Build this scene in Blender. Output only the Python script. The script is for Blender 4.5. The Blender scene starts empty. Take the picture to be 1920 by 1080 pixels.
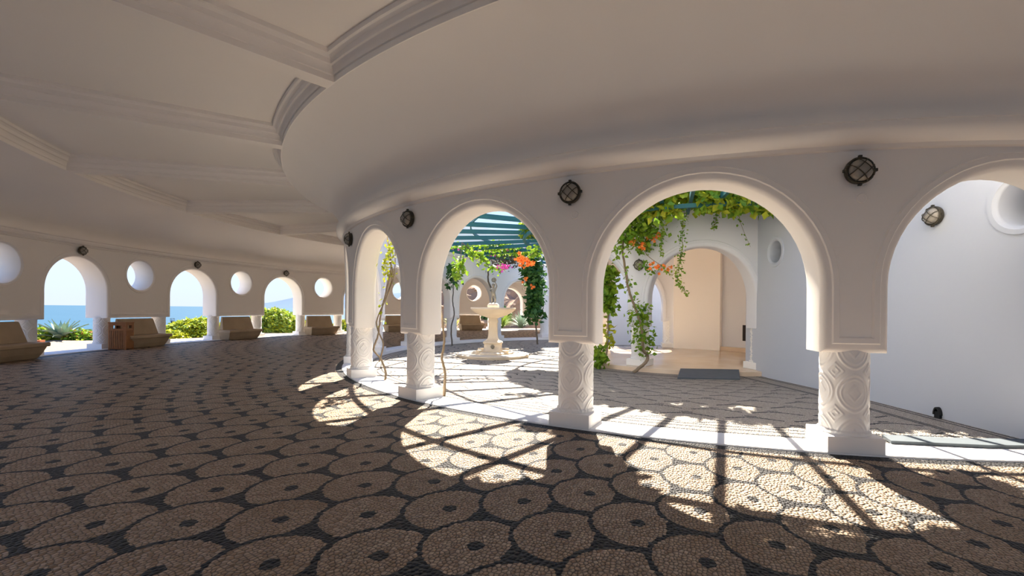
import bpy, bmesh, math, random
import numpy as np
from mathutils import Vector, Matrix, noise
C = bpy.context.scene
COL = C.collection
S = 1.4                        # metres per model unit (eye height = 1 unit)
D = math.radians
PI = math.pi
random.seed(7); RNG = np.random.default_rng(7)

# ------------------------------------------------------------------ camera
cam = bpy.data.cameras.new('camera'); cam.lens = 16.125; cam.sensor_width = 36
cam.shift_y = 39.8 / 1920; cam.clip_start = 0.05; cam.clip_end = 60000
camo = bpy.data.objects.new('camera', cam); COL.objects.link(camo)
camo.matrix_world = Matrix.Translation((0, 0, S)) @ Matrix.Rotation(PI/2, 4, 'X') @ Matrix.Rotation(0.009, 4, 'Z')
C.camera = camo
# ------------------------------------------------------------------ world, sun, exposure
W = bpy.data.worlds.new('sky'); C.world = W; W.use_nodes = True
wn = W.node_tree; wn.nodes.clear()
wo = wn.nodes.new('ShaderNodeOutputWorld'); bg = wn.nodes.new('ShaderNodeBackground')
tc = wn.nodes.new('ShaderNodeTexCoord'); sx = wn.nodes.new('ShaderNodeSeparateXYZ'); cr = wn.nodes.new('ShaderNodeValToRGB')
wn.links.new(tc.outputs['Generated'], sx.inputs[0]); wn.links.new(sx.outputs['Z'], cr.inputs[0])
wn.links.new(cr.outputs[0], bg.inputs[0]); wn.links.new(bg.outputs[0], wo.inputs[0])
e = cr.color_ramp.elements
e[0].position = 0.0; e[0].color = (0.48, 0.54, 0.61, 1)
e[1].position = 0.9; e[1].color = (0.10, 0.26, 0.80, 1)
x = cr.color_ramp.elements.new(0.12); x.color = (0.50, 0.63, 0.84, 1)
x = cr.color_ramp.elements.new(0.4); x.color = (0.24, 0.46, 0.92, 1)
bg.inputs[1].default_value = 0.78
sd = bpy.data.lights.new('sun', 'SUN'); sd.energy = 11.5; sd.angle = D(0.6); sd.color = (1.0, 0.91, 0.78)
so = bpy.data.objects.new('sun', sd); COL.objects.link(so)
so.rotation_euler = Vector((-0.085, -0.95, -1.0)).to_track_quat('-Z', 'Y').to_euler()
so.location = (3, 20, 25)
C.view_settings.view_transform = 'Standard'; C.view_settings.look = 'None'
C.view_settings.gamma = 1; C.view_settings.exposure = 1.18; C.view_settings.use_curve_mapping = False
try:
    C.cycles.max_bounces = 12; C.cycles.diffuse_bounces = 8; C.cycles.transparent_max_bounces = 8
    C.cycles.sample_clamp_indirect = 12
except Exception: pass

# ------------------------------------------------------------------ node helper
class N:
    """small expression builder for material nodes"""
    def __init__(s, nt, out): s.nt = nt; s.o = out
    def _m(s, op, *a):
        n = s.nt.nodes.new('ShaderNodeMath'); n.operation = op
        for i, v in enumerate((s,) + a):
            if isinstance(v, N): s.nt.links.new(v.o, n.inputs[i])
            else: n.inputs[i].default_value = v
        return N(s.nt, n.outputs[0])
    def __add__(s, b): return s._m('ADD', b)
    def __sub__(s, b): return s._m('SUBTRACT', b)
    def __mul__(s, b): return s._m('MULTIPLY', b)
    def __truediv__(s, b): return s._m('DIVIDE', b)
    def floor(s): return s._m('FLOOR')
    def abs(s): return s._m('ABSOLUTE')
    def sqrt(s): return s._m('SQRT')
    def lt(s, b): return s._m('LESS_THAN', b)
    def gt(s, b): return s._m('GREATER_THAN', b)
    def max(s, b): return s._m('MAXIMUM', b)
    def min(s, b): return s._m('MINIMUM', b)
    def fmod(s, b): return s._m('FLOORED_MODULO', b)
    def inv(s): return (s * -1.0) + 1.0
def val(nt, v):
    n = nt.nodes.new('ShaderNodeValue'); n.outputs[0].default_value = v; return N(nt, n.outputs[0])
def mixc(nt, f, a, b, mode='MIX'):
    n = nt.nodes.new('ShaderNodeMix'); n.data_type = 'RGBA'; n.blend_type = mode
    for i, v in ((0, f), (6, a), (7, b)):
        if isinstance(v, N): nt.links.new(v.o, n.inputs[i])
        elif hasattr(v, 'is_linked'): nt.links.new(v, n.inputs[i])
        elif i == 0: n.inputs[i].default_value = v
        else: n.inputs[i].default_value = (*v, 1)
    return n.outputs[2]
def base_mat(name, color=(.8,.8,.8), rough=.7, metal=0, spec=.3):
    m = bpy.data.materials.new(name); m.use_nodes = True
    b = m.node_tree.nodes['Principled BSDF']
    b.inputs['Base Color'].default_value = (*color, 1); b.inputs['Roughness'].default_value = rough
    b.inputs['Metallic'].default_value = metal; b.inputs['Specular IOR Level'].default_value = spec
    return m, m.node_tree, b
def tex_noise(nt, scale, detail=4, vec=None):
    n = nt.nodes.new('ShaderNodeTexNoise'); n.inputs['Scale'].default_value = scale; n.inputs['Detail'].default_value = detail
    if vec is None:
        g = nt.nodes.new('ShaderNodeNewGeometry'); vec = g.outputs['Position']
    nt.links.new(vec, n.inputs['Vector']); return n
def bump(nt, b, h, strength, dist):
    n = nt.nodes.new('ShaderNodeBump'); n.inputs['Strength'].default_value = strength; n.inputs['Distance'].default_value = dist
    nt.links.new(h if not isinstance(h, N) else h.o, n.inputs['Height']); nt.links.new(n.outputs[0], b.inputs['Normal'])
def noisy(name, c1, c2, scale=3, rough=.8, bs=.2, bd=.01, bscale=40, spec=.2, metal=0):
    m, nt, b = base_mat(name, c1, rough, metal, spec)
    n = tex_noise(nt, scale); 
    nt.links.new(mixc(nt, N(nt, n.outputs[0]), c1, c2), b.inputs['Base Color'])
    if bs: bump(nt, b, tex_noise(nt, bscale, 3).outputs[0], bs, bd)
    return m
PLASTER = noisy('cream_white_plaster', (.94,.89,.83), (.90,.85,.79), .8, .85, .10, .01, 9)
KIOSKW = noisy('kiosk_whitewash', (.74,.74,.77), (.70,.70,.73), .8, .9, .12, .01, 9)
SKYSHADE = noisy('skylight_tinted_white', (.53,.56,.62), (.50,.53,.59), .8, .9, .15, .01, 9)  # white walls; the blue skylit shade is mixed into this colour
WHITEST = noisy('white_painted_stone', (.86,.84,.81), (.79,.77,.74), 2, .7, .15, .006, 25)
BENCHST = noisy('limestone_bench', (.48,.37,.25), (.31,.235,.155), 2.2, .6, .3, .01, 30)
FOUNT = noisy('pale_marble', (.74,.64,.50), (.58,.48,.35), 3, .5, .2, .006, 30, .4)
BRONZE = noisy('weathered_bronze', (.30,.27,.22), (.16,.15,.12), 12, .5, .3, .004, 50, .4, .3)
LAMPMET = noisy('dark_bronze', (.055,.05,.035), (.09,.075,.05), 20, .45, .1, .002, 60, .4, .5)
GREEN = noisy('green_painted_timber', (.018,.105,.115), (.025,.13,.135), 3, .5, .1, .003, 30, .3)
BARK = noisy('vine_bark', (.33,.25,.16), (.20,.15,.10), 14, .9, .6, .01, 60)
DARKBARK = noisy('grey_bark', (.20,.16,.12), (.12,.10,.08), 14, .9, .6, .01, 60)
GREYMAT = noisy('slate_grey_rubber', (.11,.13,.145), (.08,.095,.105), 8, .6, .3, .003, 120)
TERRA = noisy('terracotta', (.38,.13,.06), (.30,.10,.05), 8, .8, .1, .003, 30)
DARKPANEL = noisy('dark_opening_panel', (.03,.022,.02), (.05,.035,.03), 6, .6)
BLACK = noisy('dark_metal', (.02,.02,.02), (.03,.03,.03), 6, .5)
GRAVEL = noisy('pale_gravel', (.30,.24,.18), (.20,.155,.11), 5, .9, .8, .02, 40)
ROCK = noisy('reddish_rock', (.34,.20,.12), (.15,.11,.075), 1.2, .9, 1, .12, 2.5)
MOUNT = noisy('distant_hill', (.045,.085,.14), (.05,.09,.15), .001, 1, 0)  # blue of the sea haze is painted into the hill colour
WHITEPAINT = noisy('white_boat_paint', (.8,.8,.8), (.75,.75,.75), 4, .4)
FLR_O = noisy('orange_petals', (.95,.24,.04), (1.0,.36,.09), 20, .6, 0)
FLR_M = noisy('magenta_petals', (.75,.06,.45), (.85,.2,.6), 20, .6, 0)
def leafmat(name, c1, c2, trans=.35):
    m = bpy.data.materials.new(name); m.use_nodes = True; nt = m.node_tree; nt.nodes.clear()
    o = nt.nodes.new('ShaderNodeOutputMaterial'); d = nt.nodes.new('ShaderNodeBsdfPrincipled'); t = nt.nodes.new('ShaderNodeBsdfTranslucent')
    mx = nt.nodes.new('ShaderNodeMixShader'); mx.inputs[0].default_value = trans
    n = tex_noise(nt, 6, 2); c = mixc(nt, ((N(nt, n.outputs[0]) - .35) * 3.2).max(0).min(1), c1, c2)
    d.inputs['Roughness'].default_value = .5; d.inputs['Specular IOR Level'].default_value = .3
    nt.links.new(c, d.inputs['Base Color'])
    nt.links.new(c, t.inputs[0]); nt.links.new(d.outputs[0], mx.inputs[1]); nt.links.new(t.outputs[0], mx.inputs[2])
    nt.links.new(mx.outputs[0], o.inputs[0]); return m
LEAF = leafmat('vine_leaf', (.11,.25,.02), (.30,.42,.03))
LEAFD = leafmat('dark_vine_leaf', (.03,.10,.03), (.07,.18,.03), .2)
LEAFY = leafmat('yellow_green_leaf', (.27,.33,.02), (.50,.50,.03), .3)
LEAFB = leafmat('bush_leaf', (.15,.27,.04), (.36,.44,.07), .3)
LEAFR = leafmat('reddish_leaf', (.18,.25,.04), (.50,.16,.06), .3)
AGAVE = noisy('agave_leaf', (.20,.30,.23), (.34,.43,.32), 4, .5, 0)

# floor mosaics ------------------------------------------------------
CX, CY = 3.70, 10.02
def pebble_setup(m, nt, b):
    g = nt.nodes.new('ShaderNodeNewGeometry')
    mp = nt.nodes.new('ShaderNodeMapping'); mp.inputs['Location'].default_value = (-CX*S, -CY*S, 0)
    nt.links.new(g.outputs['Position'], mp.inputs[0])
    s = nt.nodes.new('ShaderNodeSeparateXYZ'); nt.links.new(mp.outputs[0], s.inputs[0])
    X, Y = N(nt, s.outputs[0])/S, N(nt, s.outputs[1])/S
    R = (X*X + Y*Y).sqrt(); TH = Y._m('ARCTAN2', X)
    v = nt.nodes.new('ShaderNodeTexVoronoi'); v.voronoi_dimensions = '2D'; v.inputs['Scale'].default_value = 1/0.0245
    v.inputs['Randomness'].default_value = .8
    w = nt.nodes.new('ShaderNodeTexVoronoi'); w.voronoi_dimensions = '2D'; w.inputs['Scale'].default_value = 1/0.0245
    w.inputs['Randomness'].default_value = .8; w.feature = 'DISTANCE_TO_EDGE'
    pv = nt.nodes.new('ShaderNodeCombineXYZ')
    # pebbles are set on edge, longer along the radius
    nt.links.new((TH*(8.8*S)).o, pv.inputs[0]); nt.links.new((R*(S*.8)).o, pv.inputs[1])
    for q in (v, w): nt.links.new(pv.outputs[0], q.inputs['Vector'])
    # pattern coordinates snapped to the stones so that edges follow pebbles
    vp = nt.nodes.new('ShaderNodeSeparateXYZ'); nt.links.new(v.outputs['Position'], vp.inputs[0])
    TH2 = (N(nt, vp.outputs[0])/(8.8*S) + TH)*.5; R2 = (N(nt, vp.outputs[1])/(S*.8) + R)*.5
    return X, Y, R, TH, TH2, R2, v, w, g
def finish(nt, b, dark, v, w, patch=1.0, cream=((.46,.31,.20),(.66,.50,.36),(.34,.21,.125))):
    sc = nt.nodes.new('ShaderNodeSeparateColor'); nt.links.new(v.outputs['Color'], sc.inputs[0])
    r1, r2 = N(nt, sc.outputs[0]), N(nt, sc.outputs[1])
    c = mixc(nt, r1, cream[0], cream[1]); c = mixc(nt, (r2 - .7).max(0)*2.2, c, cream[2])
    big = N(nt, tex_noise(nt, 1.1, 2).outputs[0])
    c = mixc(nt, ((big - .5)*2.5).max(0).min(.55)*patch, c, (.42,.26,.14), 'MIX')
    dk = mixc(nt, r1, (.010,.010,.012), (.045,.045,.05))
    c = mixc(nt, dark, c, dk)
    edge = N(nt, w.outputs['Distance'])
    gap = (edge*6.0).min(1)
    c = mixc(nt, gap.inv()*.85, c, (.05,.04,.03))
    nt.links.new(c, b.inputs['Base Color'])
    f1 = N(nt, v.outputs['Distance']); h = (f1*f1*-1.9 + 1.0).max(0)
    bump(nt, b, h, 1.0, .03)
def mosaic_scales():
    m, nt, b = base_mat('scale_pebble_mosaic', rough=.5, spec=.25)
    X, Y, R, TH, TH2, R2, v, w, g = pebble_setup(m, nt, b)
    x = TH2 / (2*PI/184.0); y = (R2 - 7.2) / .25
    rx = .80
    i0 = (x + rx).floor(); dark = None
    def disc(i):
        dx = x - i
        dy = (y - i.fmod(2.0) + 1.0).fmod(2.0) - 1.0
        d = ((dx/rx)*(dx/rx) + dy*dy).sqrt()
        return dx, dy, d
    dx0, dy0, d0 = disc(i0); dx1, dy1, d1 = disc(i0 - 1.0)
    in0 = d0.lt(1.0)
    c0 = d0.lt(.905)*d0.gt(.15)
    c1 = d1.lt(.905)*d1.gt(.15)*(dx1.lt(.45).max((dy1.abs()).gt(.38)))*d1.lt(1.0)
    cream = in0*c0 + in0.inv()*c1
    # plain borders beside the two thresholds
    lo = R2.gt(7.07)
    cream = cream*lo + R2.gt(7.04)*lo.inv()
    hi = R2.lt(12.62); cream = cream*hi
    finish(nt, b, cream.min(1).inv(), v, w)
    return m
def mosaic_court():
    m, nt, b = base_mat('courtyard_pebble_mosaic', rough=.5, spec=.4)
    X, Y, R, TH, TH2, R2, v, w, g = pebble_setup(m, nt, b)
    px = (TH2 * (64/(2*PI))); py = R2 / .30
    # staggered lozenge outlines, broken, with bow ties between
    row = py.floor(); fx = (px + row*.5).fmod(1.0)*2.0 - 1.0; fy = (py.fmod(1.0))*2.0 - 1.0
    l = ((fx.abs()*.85 + fy.abs()) - .85).abs()
    line = l.lt(.11)*fx.abs().gt(.15)*fx.abs().lt(.80)*fy.gt(-.15)
    bow = (fx.abs() - .82).gt(0)*((fy.abs() - .30).lt(0))*((fy.abs()-.10).gt(0))
    dark = line.max(bow)
    inner = R2.lt(6.25)*R2.gt(2.95); dark = dark*inner
    for r0 in (6.30, 6.40, 6.52, 2.88, 2.80):
        dark = dark.max((R2 - r0).abs().lt(.014))
    wl = (X - (4.08 - CX)).abs()
    near = X.gt(4.08-CX-.42)*Y.lt(-2.2)
    dark = dark*near.inv()
    for r0 in (.03, .10, .34, .38): dark = dark.max((wl - r0).abs().lt(.013)*Y.lt(-2.1))
    finish(nt, b, dark, v, w, .25, ((.60,.50,.40),(.78,.70,.59),(.46,.36,.27)))
    return m
MOSA = mosaic_scales(); MOSC = mosaic_court()
def marble():
    m, nt, b = base_mat('cream_marble_floor', (.78,.62,.44), .15, 0, .5)
    n = tex_noise(nt, 1.5, 6)
    nt.links.new(mixc(nt, N(nt, n.outputs[0]), (.82,.68,.52), (.62,.44,.28)), b.inputs['Base Color'])
    return m
MARBLE = marble()
def sea():
    m, nt, b = base_mat('sea_water', (.03,.17,.36), .55, 0, .12)
    g = nt.nodes.new('ShaderNodeNewGeometry'); mp = nt.nodes.new('ShaderNodeMapping'); mp.inputs['Scale'].default_value = (.02,.12,.1)
    nt.links.new(g.outputs['Position'], mp.inputs[0])
    n = tex_noise(nt, 1.0, 8, mp.outputs[0]); nt.links.new(mixc(nt, N(nt, n.outputs[0]), (.012,.055,.095), (.03,.085,.13)), b.inputs['Base Color'])
    bump(nt, b, n.outputs[0], .6, 1.0); return m
SEA = sea()
def glassmat():
    m, nt, b = base_mat('frosted_lamp_glass', (.42,.38,.32), .35, 0, .5)
    b.inputs['Transmission Weight'].default_value = .25; return m
LGLASS = glassmat()
def slatwood():
    m, nt, b = base_mat('slatted_wood', (.35,.15,.06), .5, 0, .3)
    n = tex_noise(nt, 9, 4); nt.links.new(mixc(nt, N(nt, n.outputs[0]), (.42,.19,.07), (.25,.10,.04)), b.inputs['Base Color']); return m
SLAT = slatwood()

# ------------------------------------------------------------------ mesh helpers (model units in, metres out)
class MB:
    def __init__(s): s.v = []; s.f = []
    def add(s, vs, fs):
        o = len(s.v); s.v += [tuple(p) for p in vs]; s.f += [tuple(o+i for i in f) for f in fs]
    def grid(s, rows, closed=False):
        o = len(s.v); n = len(rows[0])
        for r in rows: s.v += [tuple(p) for p in r]
        for a in range(len(rows)-1):
            for b in range(n if closed else n-1):
                c = (b+1) % n
                s.f.append((o+a*n+b, o+a*n+c, o+(a+1)*n+c, o+(a+1)*n+b))
    def box(s, c, d, rz=0, taper=1.0):
        ca, sa = math.cos(rz), math.sin(rz); vs = []
        for z in (-1, 1):
            k = taper if z < 0 else 1
            for x_, y_ in ((-1,-1),(1,-1),(1,1),(-1,1)):
                X, Y = x_*d[0]/2*k, y_*d[1]/2*k
                vs.append((c[0]+X*ca-Y*sa, c[1]+X*sa+Y*ca, c[2]+z*d[2]/2))
        s.add(vs, [(3,2,1,0),(4,5,6,7),(0,1,5,4),(1,2,6,5),(2,3,7,6),(3,0,4,7)])
    def lathe(s, prof, n=32, c=(0,0,0), sq=0):
        rows = []
        for r, z in prof:
            row = []
            for k in range(n):
                a = 2*PI*k/n; rr = r
                if sq: rr = r / max(abs(math.cos(a)), abs(math.sin(a)))**sq
                row.append((c[0]+rr*math.cos(a), c[1]+rr*math.sin(a), c[2]+z))
            rows.append(row)
        s.grid(rows, True)
    def tube(s, pts, rad, n=8, cap=True):
        pts = [Vector(p) for p in pts]; rows = []
        for i, p in enumerate(pts):
            t = (pts[min(i+1, len(pts)-1)] - pts[max(i-1, 0)]).normalized()
            u = t.cross(Vector((.13,.2,1)) if abs(t.z) < .9 else Vector((1,.1,0))).normalized(); w_ = t.cross(u)
            r = rad[i] if isinstance(rad, (list, tuple)) else rad
            rows.append([p + u*(r*math.cos(2*PI*k/n)) + w_*(r*math.sin(2*PI*k/n)) for k in range(n)])
        o = len(s.v); s.grid(rows, True)
        if cap:
            s.f.append(tuple(o+k for k in range(n))[::-1]); e_ = len(s.v)-n; s.f.append(tuple(e_+k for k in range(n)))
    def build(s, name, mat, parent=None, smooth=True, merge=True, bevel=0, local=None, ang=35):
        me = bpy.data.meshes.new(name)
        me.from_pydata([(a[0]*S, a[1]*S, a[2]*S) for a in s.v], [], s.f)
        if merge:
            bm = bmesh.new(); bm.from_mesh(me); bmesh.ops.remove_doubles(bm, verts=bm.verts, dist=1e-4)
            bmesh.ops.recalc_face_normals(bm, faces=bm.faces); bm.to_mesh(me); bm.free()
        me.materials.append(mat); ob = bpy.data.objects.new(name, me); COL.objects.link(ob)
        if parent: ob.parent = parent
        if smooth:
            me.shade_smooth()
            try: me.set_sharp_from_angle(angle=D(ang))
            except Exception: pass
        if bevel:
            md = ob.modifiers.new('bevel', 'BEVEL'); md.width = bevel*S; md.segments = 2; md.limit_method = 'ANGLE'
        return ob
def tag(o, label=None, cat=None, group=None, kind=None):
    if label: o['label'] = label
    if cat: o['category'] = cat
    if group: o['group'] = group
    if kind: o['kind'] = kind
    return o
def empty(name, loc=(0,0,0), rz=0, label=None, cat=None, group=None):
    o = bpy.data.objects.new(name, None); COL.objects.link(o); o.empty_display_size = .1
    o.location = tuple(q*S for q in loc); o.rotation_euler = (0,0,rz); return tag(o, label, cat, group)
def copy_tree(o, loc, rz, label, group=None):
    def rec(a, par):
        c = a.copy(); COL.objects.link(c); c.parent = par
        for ch in kids.get(a.name, []): rec(ch, c)
        return c
    kids = {}
    def coll(a):
        kids[a.name] = list(a.children)
        for ch in a.children: coll(ch)
    coll(o); r = rec(o, None)
    r.location = tuple(q*S for q in loc); r.rotation_euler = (0,0,rz); r['label'] = label
    if group: r['group'] = group
    return r
def P(R, deg, z=0): a = D(deg); return (CX + R*math.cos(a), CY + R*math.sin(a), z)

# ------------------------------------------------------------------ walls with arches
def profile(T, r=.045, band=True):
    f = [(.115,0),(.105,-.012),(.07,-.012),(.062,-.003),(r,0)] if band else [(r+.01,0),(r,0)]
    for k in range(1, 6):
        a = PI/2*k/5; f.append((r - r*math.sin(a), r - r*math.cos(a)))
    return f + [(d, T-o) for d, o in reversed(f)]
def castbox(cx, cz, a, s0, s1, z0, z1):
    dx, dz = math.cos(a), math.sin(a); t = 1e9
    if dx > 1e-9: t = min(t, (s1-cx)/dx)
    if dx < -1e-9: t = min(t, (s0-cx)/dx)
    if dz > 1e-9: t = min(t, (z1-cz)/dz)
    if dz < -1e-9: t = min(t, (z0-cz)/dz)
    return cx+dx*t, cz+dz*t
def arch_bay(mb, mapf, L0, L1, w, z0, zs, ztop, T, M=5, band=True, left=True, right=True):
    pr = profile(T, band=band)
    ts = sorted(set([PI*k/28 for k in range(29)] + [math.atan2(ztop-zs, L1), math.atan2(ztop-zs, L0)]))
    def path(d):
        p = []
        if left:
            for k in range(4): p.append((L0 + (-w-d-L0)*k/3, z0+d))
        nj = 6; a = z0+d if left else z0
        for k in range(1 if left else 0, nj): p.append((-w-d, a+(zs-a)*k/nj))
        for t in reversed(ts): p.append(((w+d)*math.cos(t), zs+(w+d)*math.sin(t)))
        a = z0+d if right else z0
        for k in range(nj-1, 0 if right else -1, -1): p.append((w+d, a+(zs-a)*k/nj))
        if right:
            for k in range(3, -1, -1): p.append((L1 + (w+d-L1)*k/3, z0+d))
        return p
    mb.grid([[mapf(s_, o, z) for s_, z in path(d)] for d, o in pr])
    df = pr[0][0]
    src = path(df)
    if left: src = src[3:]
    if right: src = src[:-3]
    tgt = []
    for s_, z in src:
        if z >= zs-1e-6:
            a = math.atan2(z-zs, s_); tgt.append(castbox(0, zs, a, L0, L1, zs, ztop))
        else: tgt.append((L0 if s_ < 0 else L1, z))
    for o in (0, T):
        mb.grid([[mapf(a[0]+(b[0]-a[0])*k/M, o, a[1]+(b[1]-a[1])*k/M) for a, b in zip(src, tgt)] for k in range(M+1)])
def oculus_panel(mb, mapf, s0, s1, sc, zc, r, z0, ztop, T, M=5, blind=False, bottom=True, rim=True):
    pr = [(.075,0),(.07,-.014),(.03,-.014),(.022,-.003),(.012,.001),(.004,.008),(0,.02)]
    pr = pr + ([(0, T)] if blind else [(d, T-o) for d, o in reversed(pr)])
    zb = z0 + (.115 if bottom else 0)
    cor = [math.atan2(zz-zc, ss-sc) % (2*PI) for zz in (zb, ztop) for ss in (s0, s1)]
    ts = sorted(set([2*PI*k/36 for k in range(36)] + cor))
    mb.grid([[mapf(sc+(r+d)*math.cos(t), o, zc+(r+d)*math.sin(t)) for t in ts] for d, o in pr], True)
    if blind: mb.add([mapf(sc+r*math.cos(t), T, zc+r*math.sin(t)) for t in ts], [tuple(range(len(ts)))])
    for o in ((0,) if blind else (0, T)):
        rows = []
        for k in range(M+1):
            row = []
            for t in ts:
                b = castbox(sc, zc, t, s0, s1, zb, ztop); a = (sc+(r+.075)*math.cos(t), zc+(r+.075)*math.sin(t))
                row.append(mapf(a[0]+(b[0]-a[0])*k/M, o, a[1]+(b[1]-a[1])*k/M))
            rows.append(row)
        mb.grid(rows, True)
    if bottom:
        p2 = profile(T)
        mb.grid([[mapf(s0+(s1-s0)*k/6, o, z0+d) for k in range(7)] for d, o in p2])
def ringmap(Rf, amid, sgn):      # sgn -1: front faces outwards (depth goes inwards)
    return lambda s_, o, z: P(Rf + sgn*o, amid + math.degrees(s_/Rf), z)
ZB = .713; ZA = 1.98
RI, TI = 6.92, .30               # inner arcade
PA = [-83.9, -100.7, -117.6, -134.3, -150.4, -166.2] + [-166.2-16.16*k for k in range(1, 17)]
PA = PA[:6] + [-166.2 - (276.1+1.6-0)/17.0*k*1.0 for k in range(1, 17)]
angs = PA + [PA[0]-360]
mb = MB()
for a, b in zip(angs[:-1], angs[1:]):
    mid = (a+b)/2; half = D(abs(a-b)/2)*RI; w = half - .215
    arch_bay(mb, ringmap(RI, mid, -1), -half, half, w, ZB, ZA-w, 3.5, TI)
tag(mb.build('wall_inner', PLASTER), kind='structure')
RO, TO = 12.95, .55
AA = [107.3, 123.0, 139.25, 153.35, 167.2, 181.1, 195.0, 208.9]
AA += [208.9 + (107.3+360-208.9)/18*k for k in range(1, 18)]
AA.append(107.3+360)
mb = MB(); wo_ = D(3.15)*RO; Lo = wo_ + .2
OC = []
for i in range(len(AA)-1):
    a, b = AA[i], AA[i+1]
    arch_bay(mb, ringmap(RO, a, 1), -Lo, Lo, wo_, ZB, 2.03-wo_, 3.5, TO)
    mid = (a+b)/2; OC.append(mid); h = D((b-a)/2)*RO - Lo
    oculus_panel(mb, ringmap(RO, mid, 1), -h, h, 0, 1.745, .36, ZB, 3.5, TO)
tag(mb.build('wall_outer', PLASTER), kind='structure')

# ------------------------------------------------------------------ ceiling
ZC = 3.14; RCI, RCO = 7.82, 11.15
def ring(prof, n=240, a0=0, a1=360):
    m_ = MB(); m_.grid([[P(R, a0+(a1-a0)*k/n, z) for k in range(n+1)] for R, z in prof]); return m_
cv = [(6.95 + (RCI-6.95)*(.62*(1-math.cos(PI/2*k/14))+.38*k/14), 2.29 + (ZC-2.29)*(.62*math.sin(PI/2*k/14)+.38*k/14)) for k in range(15)]
mb = ring(cv)
cv = [(12.95 - (12.95-RCO)*(1-math.cos(PI/2*k/14)), 2.38 + (ZC-2.38)*math.sin(PI/2*k/14)) for k in range(15)]
m2 = ring(cv); mb.add(m2.v, m2.f)
prof = [(0,0),(0,.055),(.014,.06),(.016,.075),(.024,.10),(.045,.125),(.062,.13),(.064,.145),(.072,.17),(.095,.19),(.118,.195),(.12,.235)]
BW = .085
for a, b in zip(angs[:-1], angs[1:]):
    n = 16
    def loop(m_):
        def side(R, sgn, ang): return ang + sgn*math.degrees(math.asin((BW+m_)/R))
        Ri, Ro = RCI+.012+m_, RCO-.012-m_
        i0, i1 = side(Ri, -1, a), side(Ri, 1, b); o0, o1 = side(Ro, -1, a), side(Ro, 1, b)
        return [(Ri, i0+(i1-i0)*k/n) for k in range(n+1)], [(Ro, o1+(o0-o1)*k/n) for k in range(n+1)]
    rows = []
    for m_, r_ in prof:
        li, lo_ = loop(m_); rows.append([P(R, t, ZC+r_) for R, t in li+lo_])
    mb.grid(rows, True)
    li, lo_ = loop(prof[-1][0]); mb.grid([[P(R, t, ZC+.235) for R, t in li], [P(R, t, ZC+.235) for R, t in reversed(lo_)]])
    li, lo_ = loop(0)
    # rims on the two curved sides and the soffit of the beam at angle a
    mb.grid([[P(RCI, t, ZC) for R, t in li], [P(R, t, ZC) for R, t in li]])
    mb.grid([[P(RCO, t, ZC) for R, t in lo_], [P(R, t, ZC) for R, t in lo_]])
for i, a in enumerate(PA):
    rows = []
    for k in range(9):
        R = RCI + (RCO-RCI)*k/8; R_ = min(max(R, RCI+.012), RCO-.012); d = math.degrees(math.asin(BW/R_))
        rows.append([P(R, a-d, ZC), P(R, a+d, ZC)])
    mb.grid(rows)
tag(mb.build('ceiling', PLASTER, ang=25), kind='structure')
mb = ring([(6.62,3.5),(13.5,3.5),(13.5,3.62),(6.62,3.62),(6.62,3.5)]); tag(mb.build('roof', PLASTER), kind='structure')
mb = ring([(6.91,2.13),(6.94,2.14),(6.955,2.165),(6.985,2.175),(7.02,2.20),(7.05,2.235),(7.055,2.26),(7.055,2.285),(7.035,2.30),(6.94,2.305)], 300)
tag(mb.build('trim_1', PLASTER), kind='structure')
mb = ring([(12.96,2.25),(12.935,2.26),(12.93,2.28),(12.91,2.29),(12.88,2.315),(12.875,2.34),(12.87,2.345),(12.87,2.38),(12.845,2.395),(12.955,2.40)], 300)
tag(mb.build('trim_2', PLASTER), kind='structure')
mb = ring([(6.62,2.56),(6.58,2.58),(6.56,2.62),(6.56,2.68),(6.62,2.70)], 240); tag(mb.build('trim_3', PLASTER), kind='structure')

# ------------------------------------------------------------------ floors
mb = ring([(6.93,0),(7.2,0),(8,0),(9,0),(10,0),(11,0),(12,0),(12.9,0)], 240); tag(mb.build('floor', MOSA), kind='structure')
def zc(x_, y_): return -.06*min(1, max(0, (y_-5.2)/2.2))
mb = MB(); mb.grid([[ (lambda q: (q[0], q[1], zc(q[0], q[1])))(P(R, 3*k)) for k in range(121)] for R in [2.2,2.8,3.3,3.8,4.3,4.8,5.3,5.8,6.2,6.62]])
tag(mb.build('floor_courtyard', MOSC), kind='structure')
def kerb(name, r0, r1, z, n, drop=.1):
    m_ = ring([(r0,-drop),(r0,z-.006),(r0+.006,z),(r1-.006,z),(r1,z-.006),(r1,-drop)], n); return tag(m_.build(name, WHITEST), kind='structure')
kerb('trim_4', 6.60, 6.945, .012, 240); kerb('trim_5', 12.88, 13.5, .012, 240)
mb = ring([(13.45,-.01),(14.5,-.02),(16,-.05),(17.2,-.12),(18.5,-.9),(21,-2.6),(25,-5.0),(31,-6.6)], 160)
for i, p in enumerate(mb.v):
    d = math.hypot(p[0]-CX, p[1]-CY)
    if d > 15: mb.v[i] = (p[0], p[1], p[2] + .5*min(1,(d-15)/4)*noise.noise(Vector((p[0]*.35, p[1]*.35, 0))))
tag(mb.build('terrace_ground', GRAVEL), kind='structure')
mb = MB(); mb.add([(-30000,-30000,-6),(30000,-30000,-6),(30000,30000,-6),(-30000,30000,-6)], [(0,1,2,3)])
o = mb.build('sea', SEA, smooth=False); tag(o, kind='structure')

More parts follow.
